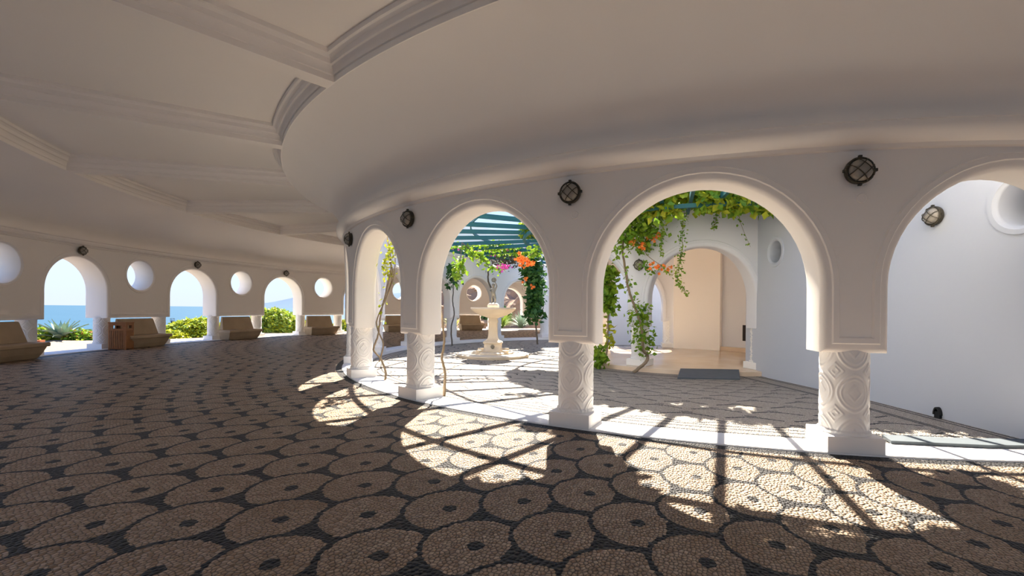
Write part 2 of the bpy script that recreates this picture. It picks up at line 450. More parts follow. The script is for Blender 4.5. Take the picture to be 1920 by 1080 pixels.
# ------------------------------------------------------------------ carved columns
def column_proto(label, h=ZB, r=.148, plinth=.36, ph=.115):
    root = empty('carved_column', (0,0,0), 0, label, 'column')
    m_ = MB(); nu, nv = 200, 110; z0, z1 = ph, h+.012; rows = []
    def motif(u, v):
        d = 0
        def rid(q, c, w): 
            t = abs(q-c)/w
            return .5*(1+math.cos(PI*t)) if t < 1 else 0
        for k in range(5):               # big oval-diamonds
            for j in (0, 1, 2):
                du = (u - k*.25)*2*PI*r*9.2; dv = (v - j*.5)*(z1-z0)*7.4
                if abs(du) > 1.6 or abs(dv) > 1.6: continue
                q = (abs(du)**1.75 + abs(dv)**1.75)**(1/1.75)
                d += rid(q, .95, .11) + .7*rid(q, .74, .10)
                s_ = abs(du)+abs(dv); d += .7*rid(s_, .42, .10)
        for k in range(5):               # small diamonds between
            for j in (0, 1):
                du = (u - .125 - k*.25)*2*PI*r*19; dv = (v - .25 - j*.5)*(z1-z0)*17
                s_ = abs(du)+abs(dv)
                if s_ < 1.6: d += .9*rid(s_, .98, .24) + .8*rid(s_, .45, .2)
        return d
    for j in range(nv+1):
        v = j/nv; row = []
        for i in range(nu):
            u = i/nu; a = 2*PI*u
            uu = u if u < .96 else u
            dd = motif(uu, v) if u < .97 else motif(uu-1, v)
            rr = r + .0065*dd*(1 if .02 < v < .98 else 0)
            if v < .05: rr += .012
            row.append((rr*math.cos(a), rr*math.sin(a), z0+(z1-z0)*v))
        rows.append(row)
    m_.grid(rows, True); m_.build('shaft', WHITEST, root, ang=80)
    m_ = MB(); m_.box((0,0,ph/2+.003), (plinth, plinth, ph)); m_.build('plinth', WHITEST, root, False, bevel=.004)
    return root
inner_labels = {
 0: 'carved white column next to the bluish wall beyond the right edge of the photo',
 1: 'nearest carved white column, large at the right, standing on a square block',
 2: 'carved white column left of the widest flowery arch, second nearest to the viewer',
 3: 'carved white column just left of the fountain arch, a tan vine stem close behind its right side',
 4: 'carved white column left of the leafless twisted vine at the end of the near arcade',
 5: 'carved column half hidden behind the leftmost column of the near arcade',
 6: 'far carved column seen just right of the twisted bare vine, beyond the courtyard',
 7: 'far carved column beside the curved step, seen between the two left columns of the near arcade',
 8: 'far carved column left of the fountain, a thin dark vine in front of it',
 9: 'far carved column directly behind the fountain pedestal',
 10: 'far carved column right of the fountain, below the dark leafy vine'}
proto = None
RC = 6.765
for i, lab in inner_labels.items():
    loc = P(RC, PA[i], .0); loc = (loc[0], loc[1], .008)
    if proto is None:
        proto = column_proto(lab); proto.location = tuple(q*S for q in loc); proto.rotation_euler = (0,0,D(PA[i])); proto['group'] = 'columns of the inner arcade'; first = proto
    else: copy_tree(first, loc, D(PA[i]), lab, 'columns of the inner arcade')
def occol(i): return OC[i], D((AA[i+1]-AA[i])/2)*RO - wo_
oc_names = {4: ('first', 'leftmost bench'), 3: ('second', 'bench beside the wooden bin'), 2: ('third', 'bench between the second and third seaside arches'),
            1: ('', 'bench at the far end of the seaside gallery'), 5: ('', '')}
for i, nm in ((5,'the bench beyond the left edge of the photo') ,(4, 'the wooden litter bin and bench'), (3, 'the stone bench between second and third sea arch'), (2, 'the stone bench right of the third sea arch'), (1,'the far bench hidden behind the near arcade'), (0, 'the bench seen through the far arch behind the fountain')):
    mid, hw = occol(i)
    for sg, side in ((1, 'left'), (-1, 'right')):
        if i == 5 and sg == 1: continue
        a = mid + sg*math.degrees((hw-.10)/13.2)
        q = P(13.2, a, .008)
        copy_tree(first, q, D(a), 'carved white column of the outer wall at the %s end of %s' % (side, nm), 'columns of the outer wall')

# ------------------------------------------------------------------ bulkhead lamps
def lamp_proto():
    root = empty('bulkhead_lamp', (0,0,0), 0, None, 'lamp')
    m_ = MB(); pr = [(.0,0),(.088,0),(.092,.012),(.088,.03),(.074,.034)]
    def lx(prof, n=32):   # lathe about local X (faces +X)
        rows = [[(z, r*math.cos(2*PI*k/n), r*math.sin(2*PI*k/n)) for k in range(n)] for r, z in prof]; m_.grid(rows, True)
    lx(pr); m_.build('backplate', LAMPMET, root)
    m_ = MB(); lx([(.076,.03),(.074,.05),(.062,.07),(.04,.082),(.0,.087)]); m_.build('glass', LGLASS, root)
    m_ = MB()
    m_.tube([(.036,.085*math.cos(2*PI*k/32),.085*math.sin(2*PI*k/32)) for k in range(33)], .009, 8, False)
    def prow(c, sw):
        pts = []
        hl = math.sqrt(.085**2 - c*c)
        for k in range(13):
            t = -hl + 2*hl*k/12; rr = math.sqrt(t*t+c*c); x_ = .040 + .058*math.sqrt(max(0, 1-(rr/.086)**2))
            ca, sa = math.cos(PI/4), math.sin(PI/4)
            a_, b_ = (t, c) if sw else (c, t)
            pts.append((x_, a_*ca-b_*sa, a_*sa+b_*ca))
        return pts
    for c in (-.03, .03):
        m_.tube(prow(c, 0), .0035, 6); m_.tube(prow(c, 1), .0035, 6)
    for k in range(4):
        a = k*PI/2; m_.box((.03, .096*math.cos(a), .096*math.sin(a)), (.02,.02,.02))
    m_.build('cage', LAMPMET, root)
    return root
LP = lamp_proto(); used = [False]
def place_lamp(loc, rz, label, group):
    if not used[0]:
        used[0] = True; LP.location = tuple(q*S for q in loc); LP.rotation_euler = (0,0,rz); LP['label'] = label; LP['group'] = group
    else: copy_tree(LP, loc, rz, label, group)
for i, lab in ((1,'largest caged round wall lamp, above the nearest column at the right'), (2,'caged round wall lamp on the pier between the fountain arch and the wide flowery arch'),
               (3,'caged round wall lamp on the pier left of the fountain arch'), (4,'small caged wall lamp on the leftmost pier of the near arcade')):
    place_lamp(P(6.925, PA[i], 1.985), D(PA[i]), lab, 'caged lamps on the inner arcade')
for j, lab in ((5,'caged wall lamp above the first seaside arch, the one with the agave'), (4,'caged wall lamp above the second seaside arch with the yellow hedge'), (3,'caged wall lamp above the third seaside arch with the hill view')):
    place_lamp(P(12.92, AA[j]-.2, 2.17), D(AA[j]-.2)+PI, lab, 'caged lamps on the outer wall')
place_lamp((4.075, 4.42, 1.935), PI, 'caged wall lamp on the bluish shaded wall seen through the right arch', None)
for i, lab in ((1, 'faint round plaster cover on the pier below the largest wall lamp'), (2, 'faint round plaster cover below the lamp on the second nearest pier')):
    m_ = MB(); rows = [[(z, r*math.cos(2*PI*k/24), r*math.sin(2*PI*k/24)) for k in range(24)] for r, z in [(0,.004),(.026,.004),(.03,.007),(.034,.004),(.036,0)]]
    m_.grid(rows, True); o = m_.build('cover_plate', PLASTER); o.location = tuple(q*S for q in P(6.92, PA[i]+.25, 1.80)); o.rotation_euler = (0,0,D(PA[i]))
    tag(o, lab, 'wall cover', 'round covers on the piers')

# ------------------------------------------------------------------ benches
def bench_proto():
    root = empty('stone_bench', (0,0,0), 0, None, 'bench', 'stone benches of the seaside gallery')
    L = .58
    def sweep(prof, hw, nm, m_=BENCHST, n=10):
        mm = MB(); rows = []
        for k in range(n+1):
            t = -1+2*k/n; rows.append([(x_, t*hw(z), z) for x_, z in prof])
        mm.grid(rows, True)
        mm.add(rows[0], [tuple(range(len(prof)))]); mm.add(rows[-1], [tuple(range(len(prof)))])
        return mm.build(nm, m_, root, False, bevel=.006)
    # local +X points to the gallery centre
    sweep([(.0,.0),(.33,.0),(.35,.02),(.40,.10),(.45,.22),(.0,.22)], lambda z: L*.86+ .1*L*min(1, z/.22), 'base')
    sweep([(.0,.222),(.475,.222),(.49,.235),(.49,.285),(.475,.30),(.10,.30),(.0,.30)], lambda z: L, 'seat')
    sweep([(.0,.302),(.15,.302),(.055,.66),(.04,.685),(.0,.69)], lambda z: L*(.92-.10*(z-.3)/.4), 'backrest')
    return root
bp = bench_proto(); bl = {4: 'stone bench right behind the wooden litter bin', 5: 'leftmost stone bench, cut by the left edge of the photo', 3: 'stone bench between the yellow hedge arch and the round bush arch', 2: 'last visible stone bench of the seaside gallery, right of the round bush',
      0: 'small far stone bench below the round window, seen left of the fountain'}
bl = {5: bl[5], 4: bl[4], 3: bl[3], 2: bl[2], 1: 'far stone bench seen through the leftmost near arch behind the bare vine', 0: bl[0]}
fb = True
for i, lab in bl.items():
    a = OC[i] + (.85 if i == 4 else 1.0); q = P(12.93, a, .004)
    if fb: fb = False; bp.location = tuple(v*S for v in q); bp.rotation_euler = (0,0,D(a)+PI); bp['label'] = lab
    else: copy_tree(bp, q, D(a)+PI, lab)

# ------------------------------------------------------------------ litter bin
rb = empty('litter_bin', (-8.93, 10.49, .003), D(12), 'square slatted wooden litter bin standing beside a bench and white column', 'litter bin')
m_ = MB(); BWd, BDp, BH = .34, .30, .60
for sx_, sy_ in ((-1,-1),(1,-1),(1,1),(-1,1)): m_.box((sx_*(BWd/2-.012), sy_*(BDp/2-.012), BH/2), (.028,.028,BH))
for z in (.03, .44): 
    m_.box((0,0,z), (BWd-.03, BDp-.03, .03))
for sy_ in (-1, 1):
    m_.box((0, sy_*(BDp/2-.012), .575), (BWd-.02,.022,.05)); m_.box((0, sy_*(BDp/2-.012), .455), (BWd-.02,.022,.04))
    for s2 in (-1, 1): m_.box((s2*.12, sy_*(BDp/2-.012), .52), (.07,.022,.08))
for sx_ in (-1, 1):
    m_.box((sx_*(BWd/2-.012), 0, .575), (.022,BDp-.02,.05)); m_.box((sx_*(BWd/2-.012), 0, .455), (.022,BDp-.02,.04))
    for s2 in (-1, 1): m_.box((sx_*(BWd/2-.012), s2*.105, .52), (.022,.06,.08))
m_.build('frame', SLAT, rb, False)
m_ = MB()
for k in range(8):
    t = -.5+(k+.5)/8
    for sy_ in (-1, 1): m_.box((t*(BWd-.05), sy_*(BDp/2-.006), .235), (.026,.012,.40))
for k in range(7):
    t = -.5+(k+.5)/7
    for sx_ in (-1, 1): m_.box((sx_*(BWd/2-.006), t*(BDp-.05), .235), (.012,.026,.40))
m_.build('slats', SLAT, rb, False)
m_ = MB(); m_.box((0,0,BH+.012), (BWd+.02,BDp+.02,.024)); m_.build('lid', SLAT, rb, False, bevel=.004)
m_ = MB(); m_.box((0,0,.24), (BWd-.06,BDp-.06,.36)); m_.build('liner', BLACK, rb, False)
tag(rb.children[-1], 'dark inner container')

# ------------------------------------------------------------------ kiosk in the middle of the courtyard
RK, TK = 2.42, .30
KA = [-128 - 51.43*k for k in range(7)]
mb = MB()
for k in range(7):
    a = KA[k]+51.43 if k == 0 else KA[k-1]; b = KA[k] if k else KA[0]
    pass
bays = [(-76.57, -128)] + [(KA[k], KA[k+1]) for k in range(5)] + [(-385.15, -436.6)]
for k, (a, b) in enumerate(bays):
    mid = (a+b)/2; half = D(abs(a-b)/2)*RK; w = half - .19
    if k in (0, 1, 2, 3):
        arch_bay(mb, ringmap(RK, mid, -1), -half, half, w, ZB, 2.06-w*.98, 2.72, TK, 10)
    else:
        for R in (RK, RK-TK): mb.grid([[P(R, a+(b-a)*j/14, z) for j in range(15)] for z in (0, ZB, 2.72)])
        for aa in (a, b): mb.grid([[P(RK, aa, z), P(RK-TK, aa, z)] for z in (0, ZB)])
        mb.grid([[P(R, a+(b-a)*j/14, 0) for j in range(15)] for R in (RK, RK-TK)])
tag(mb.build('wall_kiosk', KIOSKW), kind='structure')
m_ = MB(); n = 72
m_.grid([[P(R, 360*k/n, z) for k in range(n+1)] for R, z in ((.001,2.72),(2.46,2.72),(2.52,2.74),(2.52,2.80),(2.3,2.84),(1.6,3.05),(.8,3.17),(.001,3.2))])
tag(m_.build('roof_kiosk', PLASTER), kind='structure')
m_ = ring([(.001,.02),(2.54,.02),(2.57,.012),(2.57,-.09)], 96); tag(m_.build('floor_kiosk', MARBLE), kind='structure')
m_ = ring([(2.04,.02),(2.04,.12),(2.12,.12)], 20, -345, -317); tag(m_.build('baseboard_kiosk', MARBLE), kind='structure')
for k, (a, lab) in enumerate(((-128.0, 'carved column at the left foot of the large kiosk arch, a leafy vine climbing in front'),
                 (-76.57, 'carved column at the right foot of the large kiosk arch, next to the bluish wall'),
                 (-179.43, 'kiosk column hidden behind the second nearest pier'),
                 (-230.86, 'carved column on the marble floor at the rear left of the kiosk'), (-282.3, 'pale carved column inside the kiosk beside the beige back wall'))):
    q = P(RK-.15, a, .02); copy_tree(first, q, D(a), lab, 'columns of the kiosk')
place_lamp(P(2.425, -127, 1.80), D(-127), 'caged wall lamp left of the kiosk arch, partly behind vine leaves', None)
dr = empty('opening_panel', P(2.115, 24, .29), D(24)+PI, 'small dark panel in place of an opening low in the kiosk wall, just left of the right-hand kiosk column', 'dark panel')
m_ = MB(); m_.box((.008,0,.19), (.016,.34,.38)); m_.build('panel', DARKPANEL, dr, False)  # flat panel and handle added in place of a dark opening
m_ = MB(); m_.box((.02,.12,.19), (.02,.02,.02)); m_.build('handle', BLACK, dr, False)
# partition wall inside the kiosk (a shallow return in the back wall)
m_ = ring([(2.13,.02),(2.00,.02),(2.00,2.72)], 20, -317, -285); m_.grid([[P(2.00,-317,.02),P(2.13,-317,.02)],[P(2.00,-317,2.72),P(2.13,-317,2.72)]]); m_.grid([[P(2.00,-285,.02),P(2.13,-285,.02)],[P(2.00,-285,2.72),P(2.13,-285,2.72)]]); tag(m_.build('wall_return', PLASTER), kind='structure')
# straight wall from the arcade to the kiosk
def wmap(s_, o, z): return (4.08+o, s_, z)
mb = MB()
oculus_panel(mb, wmap, 3.36, 5.4, 3.68, 1.90, .19, -.1, 3.0, .30, blind=True, bottom=False)
oculus_panel(mb, wmap, 5.4, 8.0, 7.13, 1.93, .165, -.1, 3.0, .30, blind=True, bottom=False)
mb.grid([[(4.38, 3.36, z), (4.38, 8.0, z)] for z in (-.1, 3.0)]); mb.grid([[(4.08, y_, 3.0), (4.38, y_, 3.0)] for y_ in (3.36, 8.0)])
tag(mb.build('wall_right', SKYSHADE), kind='structure')
m_ = MB(); m_.box((4.23, 5.7, 2.64), (.40, 4.6, .07)); tag(m_.build('trim_6', SKYSHADE, smooth=False, bevel=.01), kind='structure')
m_ = MB(); m_.box((4.6, 14.1, 1.3), (3.2, .25, 2.8)); tag(m_.build('wall_back', SKYSHADE, smooth=False), kind='structure')
# ramps, drain
def slab(name, pts, z0, z1, lab, cat, mat=GREYMAT):
    m_ = MB(); n = len(pts)
    m_.add([(p[0],p[1],p[2]) for p in pts]+[(p[0],p[1],p[2]-.022) for p in pts], [tuple(range(n)), tuple(range(2*n-1,n-1,-1))]+[(i,(i+1)%n,n+(i+1)%n,n+i) for i in range(n)])
    return tag(m_.build(name, mat, smooth=False), lab, cat)
slab('rubber_ramp', [(2.80,7.60,.045),(3.74,7.54,.045),(3.50,7.02,-.03),(2.56,7.07,-.03)], 0, 0, 'slate grey rubber mat lying at the curved kiosk step', 'mat')
slab('rubber_ramp', [(2.86,3.45,.037),(3.5,3.36,.037),(4.06,3.36,.037),(4.06,3.56,.028),(3.45,3.585,.028),(2.96,3.66,.028)], 0, 0, 'grey ramp mat on the white threshold under the right arch', 'mat')
m_ = MB(); rows = []
for k in range(9):
    a = PI*k/8; rows.append([(4.045, 4.37+.035*math.cos(a), .03+.075*math.sin(a)), (4.10, 4.37+.035*math.cos(a), .03+.075*math.sin(a)), (4.10, 4.37+.024*math.cos(a), .03+.06*math.sin(a)), (4.045, 4.37+.024*math.cos(a), .03+.06*math.sin(a))])
m_.grid(rows, True); m_.box((4.07,4.37,.03), (.03,.055,.06)); tag(m_.build('drain_spout', BLACK), 'small dark drain opening at the foot of the bluish wall', 'drain')

# ------------------------------------------------------------------ fountain
FX, FY, FZ = -.42, 10.3, -.06
ft = empty('fountain', (FX,FY,FZ), 0, 'pale stone pedestal fountain with a wide bowl in the middle of the courtyard', 'fountain')
m_ = MB(); m_.lathe([(0,0),(.80,0),(.80,.02),(.81,.03),(.81,.06),(.79,.07),(0,.07)], 64); m_.build('base_disc', FOUNT, ft)
m_ = MB(); m_.lathe([(.0,.07),(.46,.07),(.46,.10),(.43,.115),(.30,.115),(0,.115)], 48)
for k in range(4):
    a = PI/4+k*PI/2; m_.box((.40*math.cos(a),.40*math.sin(a),.135), (.12,.10,.05), a)
m_.build('foot', FOUNT, ft)
m_ = MB(); n = 8
m_.lathe([(0,.115),(.22,.115),(.22,.15),(.205,.165),(.20,.29),(.225,.30),(.225,.325),(.19,.35),(.15,.365),(.125,.40),(.108,.46),(.095,.74),(.115,.76),(.115,.80),(.10,.82),(.10,.86),(0,.87)], 32, sq=.75)
m_.build('pedestal', FOUNT, ft, ang=50)
m_ = MB(); m_.lathe([(0,.85),(.10,.85),(.14,.87),(.30,.92),(.43,.99),(.47,1.03),(.505,1.05),(.51,1.075),(.50,1.095),(.46,1.09),(.42,1.05),(.2,.99),(0,.97)], 64); m_.build('bowl', FOUNT, ft)
m_ = MB(); m_.lathe([(0,.97),(.09,.97),(.10,1.05),(.13,1.10),(.135,1.14),(.11,1.18),(.06,1.195),(0,1.2)], 32); m_.build('bowl_mound', FOUNT, ft)
m_ = MB(); rows = [[(r*math.cos(2*PI*k/20), -z, r*math.sin(2*PI*k/20)) for k in range(20)] for r, z in [(0,.02),(.02,.02),(.028,.03),(.04,.025),(.045,.0)]]
m_.grid([[ (p[0], p[1]-.205, p[2]+.23) for p in r] for r in rows], True); m_.build('spout_mask', BRONZE, ft); tag(ft.children[-1], 'dark round spout mask')
def skin(name, verts, edges, rad, mat, loc, root=0, sub=2, parent=None):
    me = bpy.data.meshes.new(name); me.from_pydata([tuple(c*S for c in v) for v in verts], edges, []); me.materials.append(mat)
    o = bpy.data.objects.new(name, me); COL.objects.link(o); o.location = tuple(c*S for c in loc)
    o.modifiers.new('skin', 'SKIN')
    if not me.skin_vertices: 
        bpy.context.view_layer.objects.active = o
    sv = me.skin_vertices[0].data
    for i, r in enumerate(rad): sv[i].radius = (r*S, r*S); sv[i].use_root = (i == root)
    md = o.modifiers.new('sub', 'SUBSURF'); md.levels = sub; md.render_levels = sub
    if parent: o.parent = parent
    return o
# putto: standing child figure, arms raised to a shell
st = empty('putto_statue', (FX,FY,FZ+1.19), 0, 'weathered grey child statue raising a shell, standing on top of the fountain bowl', 'statue')
V_ = [(0,0,.20),(0,0,.25),(0,0,.30),(0,0,.335),(0,-.003,.36),(0,-.004,.395),(0,-.003,.42),
      (-.028,0,.185),(-.035,-.012,.11),(-.030,.004,.02),(-.030,-.03,.006),
      (.028,0,.185),(.045,-.02,.11),(.036,.004,.02),(.040,-.03,.006),
      (-.052,0,.325),(-.075,-.01,.27),(-.050,-.05,.25),(-.035,-.058,.262),
      (.052,0,.33),(.075,-.01,.39),(.045,-.02,.455),(.03,-.02,.475)]
E_ = [(0,1),(1,2),(2,3),(3,4),(4,5),(5,6),(0,7),(7,8),(8,9),(9,10),(0,11),(11,12),(12,13),(13,14),(2,15),(15,16),(16,17),(17,18),(2,19),(19,20),(20,21),(21,22)]
Rr = [.042,.040,.042,.020,.022,.038,.026,.030,.023,.014,.011,.030,.023,.014,.011,.020,.016,.012,.010,.020,.016,.012,.010]
skin('figure', V_, E_, Rr, BRONZE, (0,0,0), 0, 2, st)
m_ = MB(); m_.lathe([(.0,0),(.05,.0),(.055,.008),(.05,.018),(0,.02)], 24, (0,0,-.012)); m_.build('statue_base', BRONZE, st)
m_ = MB(); rows = []
for r, y_ in ((0,.0),(.02,.012),(.04,.014),(.052,0),(.055,-.006)):
    rows.append([(.01+r*math.cos(2*PI*k/20)*(1+.06*math.cos(10*2*PI*k/20)), -.02+y_, .52+r*math.sin(2*PI*k/20)) for k in range(20)])
m_.grid(rows, True); m_.grid([[ (p[0], p[1]-.012, p[2]) for p in r] for r in rows], True); m_.build('shell', BRONZE, st)
m_ = MB(); m_.lathe([(.0,.40),(.034,.40),(.040,.42),(.030,.438),(0,.445)], 12, (0,.006,0)); m_.build('hair', BRONZE, st)

# ------------------------------------------------------------------ pergola
pg = empty('pergola', (CX,CY,2.55), 0, 'green painted timber pergola of radial rafters roofing the courtyard', 'pergola')
def rel(m_):
    m_.v = [(p[0]-CX, p[1]-CY, p[2]-2.55) for p in m_.v]; return m_
RA = [-115.0 + 6.667*k for k in range(-3, 5)]
RA += [RA[-1] + (360-7*6.667)/30*k for k in range(1, 30)]
for a in RA:
    m_ = MB(); ca, sa = math.cos(D(a)), math.sin(D(a)); L = 6.62-2.5; rm = (6.62+2.5)/2
    m_.box((CX+rm*ca, CY+rm*sa, 2.645), (L,.05,.085), D(a)); rel(m_).build('rafter', GREEN, pg, False)
for R, z, w_ in ((5.8,2.555,.05),(3.45,2.555,.05),(4.6,2.725,.025)):
    m_ = ring([(R-w_/2,z-.04),(R+w_/2,z-.04),(R+w_/2,z+.022),(R-w_/2,z+.022),(R-w_/2,z-.04)], 120); rel(m_).build('ring_beam', GREEN, pg, False)
for k in range(14):
    a = -170+k*14.4*2; m_ = MB(); q = P(5.8, a, 0); m_.box((q[0], q[1], 2.60), (.05,.05,.20), D(a)); rel(m_).build('bracket', GREEN, pg, False)

# ------------------------------------------------------------------ plants
def leaves(pts, size, mat, name, parent=None, spread=1.0, up=.3, lobed=False, smooth=False):
    n = len(pts); V = np.zeros((n*6,3)); F = []
    P0 = np.array(pts, float)
    ax = RNG.normal(size=(n,3)); ax[:,2] = ax[:,2]*.6 - .5; ax /= np.linalg.norm(ax,axis=1)[:,None]
    nr = RNG.normal(size=(n,3)) + np.array([0,-.2,up]); sd_ = np.cross(ax, nr); sd_ /= np.linalg.norm(sd_,axis=1)[:,None]+1e-9
    nn = np.cross(sd_, ax); s_ = size*RNG.uniform(.65,1.3,size=(n,1))
    base = P0
    V[0::6] = base; V[1::6] = base+ax*s_*.45+sd_*s_*.38+nn*s_*.10; V[2::6] = base+ax*s_*1.05
    V[3::6] = base+ax*s_*.45-sd_*s_*.38+nn*s_*.10; V[4::6] = base+ax*s_*.5; V[5::6] = base+ax*s_*.78+sd_*s_*.2
    F = []
    for i in range(n):
        o = 6*i; F += [(o,o+1,o+5,o+4),(o+4,o+5,o+2),(o,o+4,o+3),(o+4,o+2,o+3)]
    m_ = MB(); m_.v = [tuple(p) for p in V.tolist()]; m_.f = F
    return m_.build(name, mat, parent, False, merge=False)
def along(pts, n, r, r2=None, droop=0):
    out = []; pts = [Vector(p) for p in pts]; ls = [(b-a).length for a, b in zip(pts[:-1], pts[1:])]; T = sum(ls)
    for _ in range(n):
        t = random.random()*T; u0 = t/T; i = 0
        while i < len(ls)-1 and t > ls[i]: t -= ls[i]; i += 1
        p = pts[i].lerp(pts[i+1], min(1, t/ls[i])); rr = r + ((r2 if r2 is not None else r)-r)*u0
        p = p + Vector((random.gauss(0,rr), random.gauss(0,rr), random.gauss(0,rr)-droop*random.random())); out.append(tuple(p))
    return out
def smoothpath(pts, k=6, wob=0.0):
    pts = [Vector(p) for p in pts]; out = []
    for i in range(len(pts)-1):
        p0 = pts[max(i-1,0)]; p1 = pts[i]; p2 = pts[i+1]; p3 = pts[min(i+2,len(pts)-1)]
        for j in range(k):
            t = j/k; q = .5*((2*p1)+(-p0+p2)*t+(2*p0-5*p1+4*p2-p3)*t*t+(-p0+3*p1-3*p2+p3)*t**3)
            if wob: q += Vector((random.uniform(-wob,wob),random.uniform(-wob,wob),0))
            out.append(q)
    out.append(pts[-1]); return out
def flowers(centres, n, spread, size, mat, parent, name='blossom'):
    for c in centres:
        for _ in range(n):
            m_ = MB()
            p = Vector(c)+Vector((random.gauss(0,spread),random.gauss(0,spread*.6),random.gauss(0,spread*.7)))
            d = Vector((random.gauss(0,.6),-1,random.gauss(-.1,.5))).normalized(); u = d.cross(Vector((0,0,1))).normalized(); w_ = d.cross(u); s_ = size*random.uniform(.7,1.2)
            rows = []
            for h_, r_ in ((-1.1,.10),(-.2,.20),(.1,.38)):
                rows.append([p+d*(h_*s_)+u*(r_*s_*math.cos(2*PI*k/10))+w_*(r_*s_*math.sin(2*PI*k/10)) for k in range(10)])
            rows.append([p+d*(.22*s_)+(u*math.cos(2*PI*k/10)+w_*math.sin(2*PI*k/10))*(s_*(.85 if k % 2 == 0 else .5)) for k in range(10)])
            m_.grid(rows, True); m_.build(name, mat, parent, True, merge=False)
def vine(name, label, stems, leafsets, flws=(), bark=BARK, group=None, cat='vine'):
    base = Vector(stems[0][0][0]); root = empty(name, base, 0, label, cat, group)
    for pts, r in stems:
        sp = smoothpath([Vector(p)-base for p in pts], 6, r*.25)
        rr = [r*(1-.5*i/len(sp)) for i in range(len(sp))]
        m_ = MB(); m_.tube(sp, rr, 7); m_.build('stem', bark, root)
    for pts, size, mat in leafsets:
        if pts: leaves([(p[0]-base[0],p[1]-base[1],p[2]-base[2]) for p in pts], size, mat, 'foliage', root)
    for cs, n, sp, size, mat in flws:
        flowers([Vector(c)-base for c in cs], n, sp, size, mat, root)
    return root
def W_(px, py, Y):        # point at depth Y seen at photo coordinates, as a model position
    c, s_ = math.cos(.009), math.sin(.009); dx, dy = px-960, py-579.8
    ux, uy = dx*c + dy*s_, -dx*s_ + dy*c
    return (ux*Y/860, Y, 1 - uy*Y/860)
# tan bare stem beside the third pier
vine('bare_vine_stem', 'bare tan vine stem rising behind the pier left of the fountain arch',
     [([(-.77,5.27,0),(-.76,5.27,.25),(-.80,5.28,.42),(-.775,5.28,.62),(-.80,5.28,.85),(-.88,5.3,1.5),(-.95,5.4,2.5)], .017)], [])
vine('twisted_vine', 'leafless twisted vine with a few yellow leaves at its top, in the leftmost near arch',
     [([(-1.755,6.38,0),(-1.75,6.38,.12),(-1.83,6.4,.30),(-1.93,6.42,.42),(-1.87,6.42,.62),(-1.84,6.45,.95),(-1.78,6.5,1.25),(-1.72,6.5,1.6),(-1.8,6.6,2.0),(-1.9,6.7,2.5)], .016),
      ([(-1.85,6.42,.25),(-1.80,6.42,.5),(-1.90,6.44,.8),(-1.76,6.5,1.2),(-1.70,6.5,1.5),(-1.74,6.5,1.7)], .012),
      ([(-1.76,6.5,1.2),(-1.68,6.5,1.45),(-1.66,6.5,1.75),(-1.7,6.6,2.2)], .009)],
     [(along([(-1.78,6.5,1.45),(-1.72,6.5,1.75),(-1.74,6.55,2.1)], 150, .06), .06, LEAFY), (along([(-1.86,6.45,.6),(-1.82,6.5,1.3)], 12, .05), .06, LEAFY)])
# vine in front of the kiosk pier
Yv = 7.9
st_pts = [W_(1187,690,Yv-.1),W_(1208,682,Yv-.1),W_(1214,668,Yv),W_(1206,655,Yv),W_(1205,630,Yv),W_(1199,600,Yv),W_(1190,575,Yv),W_(1178,540,Yv),W_(1172,500,Yv),W_(1167,465,Yv-.1),W_(1180,430,Yv-.2),W_(1210,400,Yv-.3),W_(1240,385,Yv-.3)]
st_pts[0] = (st_pts[0][0], st_pts[0][1], -.06)
ls = along([W_(1208,655,Yv),W_(1202,615,Yv),W_(1192,580,Yv)], 260, .10) + along([W_(1192,580,Yv),W_(1172,500,Yv)], 40, .05) + along([W_(1205,600,Yv),W_(1212,575,Yv)], 60, .05)
lm = along([W_(1165,460,Yv-.2),W_(1175,430,Yv-.3),W_(1215,405,Yv-.3)], 420, .13) + along([W_(1190,450,Yv-.2),W_(1225,420,Yv-.3)], 240, .12) + along([W_(1195,455,Yv),W_(1215,470,Yv)], 50, .06)
vine('trumpet_vine', 'leafy climbing vine with orange blossoms in front of the left kiosk pier',
     [(st_pts, .030), ([W_(1167,465,7.8),W_(1195,455,7.7),W_(1215,480,7.7),W_(1240,498,7.6)], .008)],
     [(ls, .075, LEAF), (lm, .085, LEAF), (along([W_(1205,490,7.7),W_(1222,510,7.7)], 50, .05), .06, LEAF)],
     [([W_(1222,497,7.6),W_(1235,502,7.6),W_(1247,503,7.6),W_(1203,463,7.6),W_(1223,447,7.6),W_(1233,440,7.6),W_(1187,455,7.6)], 6, .05, .045, FLR_O)])
# hanging strands
def strand(pts, label, n, Y=7.35, size=.045, mat=LEAF, r=.022):
    q = [W_(a, b, Y) for a, b in pts]
    vine('hanging_vine', label, [(q, .004)], [(along(q, n, r*1.3, r*.7), size, mat)], group='strands hanging from the pergola')
strand([(1283,392),(1280,430),(1279,470),(1273,500),(1270,525),(1282,545),(1290,552)], 'longest leafy strand hanging from the pergola in front of the kiosk arch', 260, r=.03)
strand([(1238,400),(1243,430),(1240,460),(1243,480)], 'short leafy strand hanging left of the longest one', 110)
strand([(1340,385),(1343,400),(1339,425),(1340,432)], 'short leafy tuft hanging right of the longest strand', 70)
strand([(1382,385),(1388,415),(1397,440),(1407,463)], 'thin nearly bare strand hanging furthest to the right', 26)
strand([(1240,498),(1258,515),(1272,505)], 'small looping strand beneath the orange blossoms', 30, 7.5)
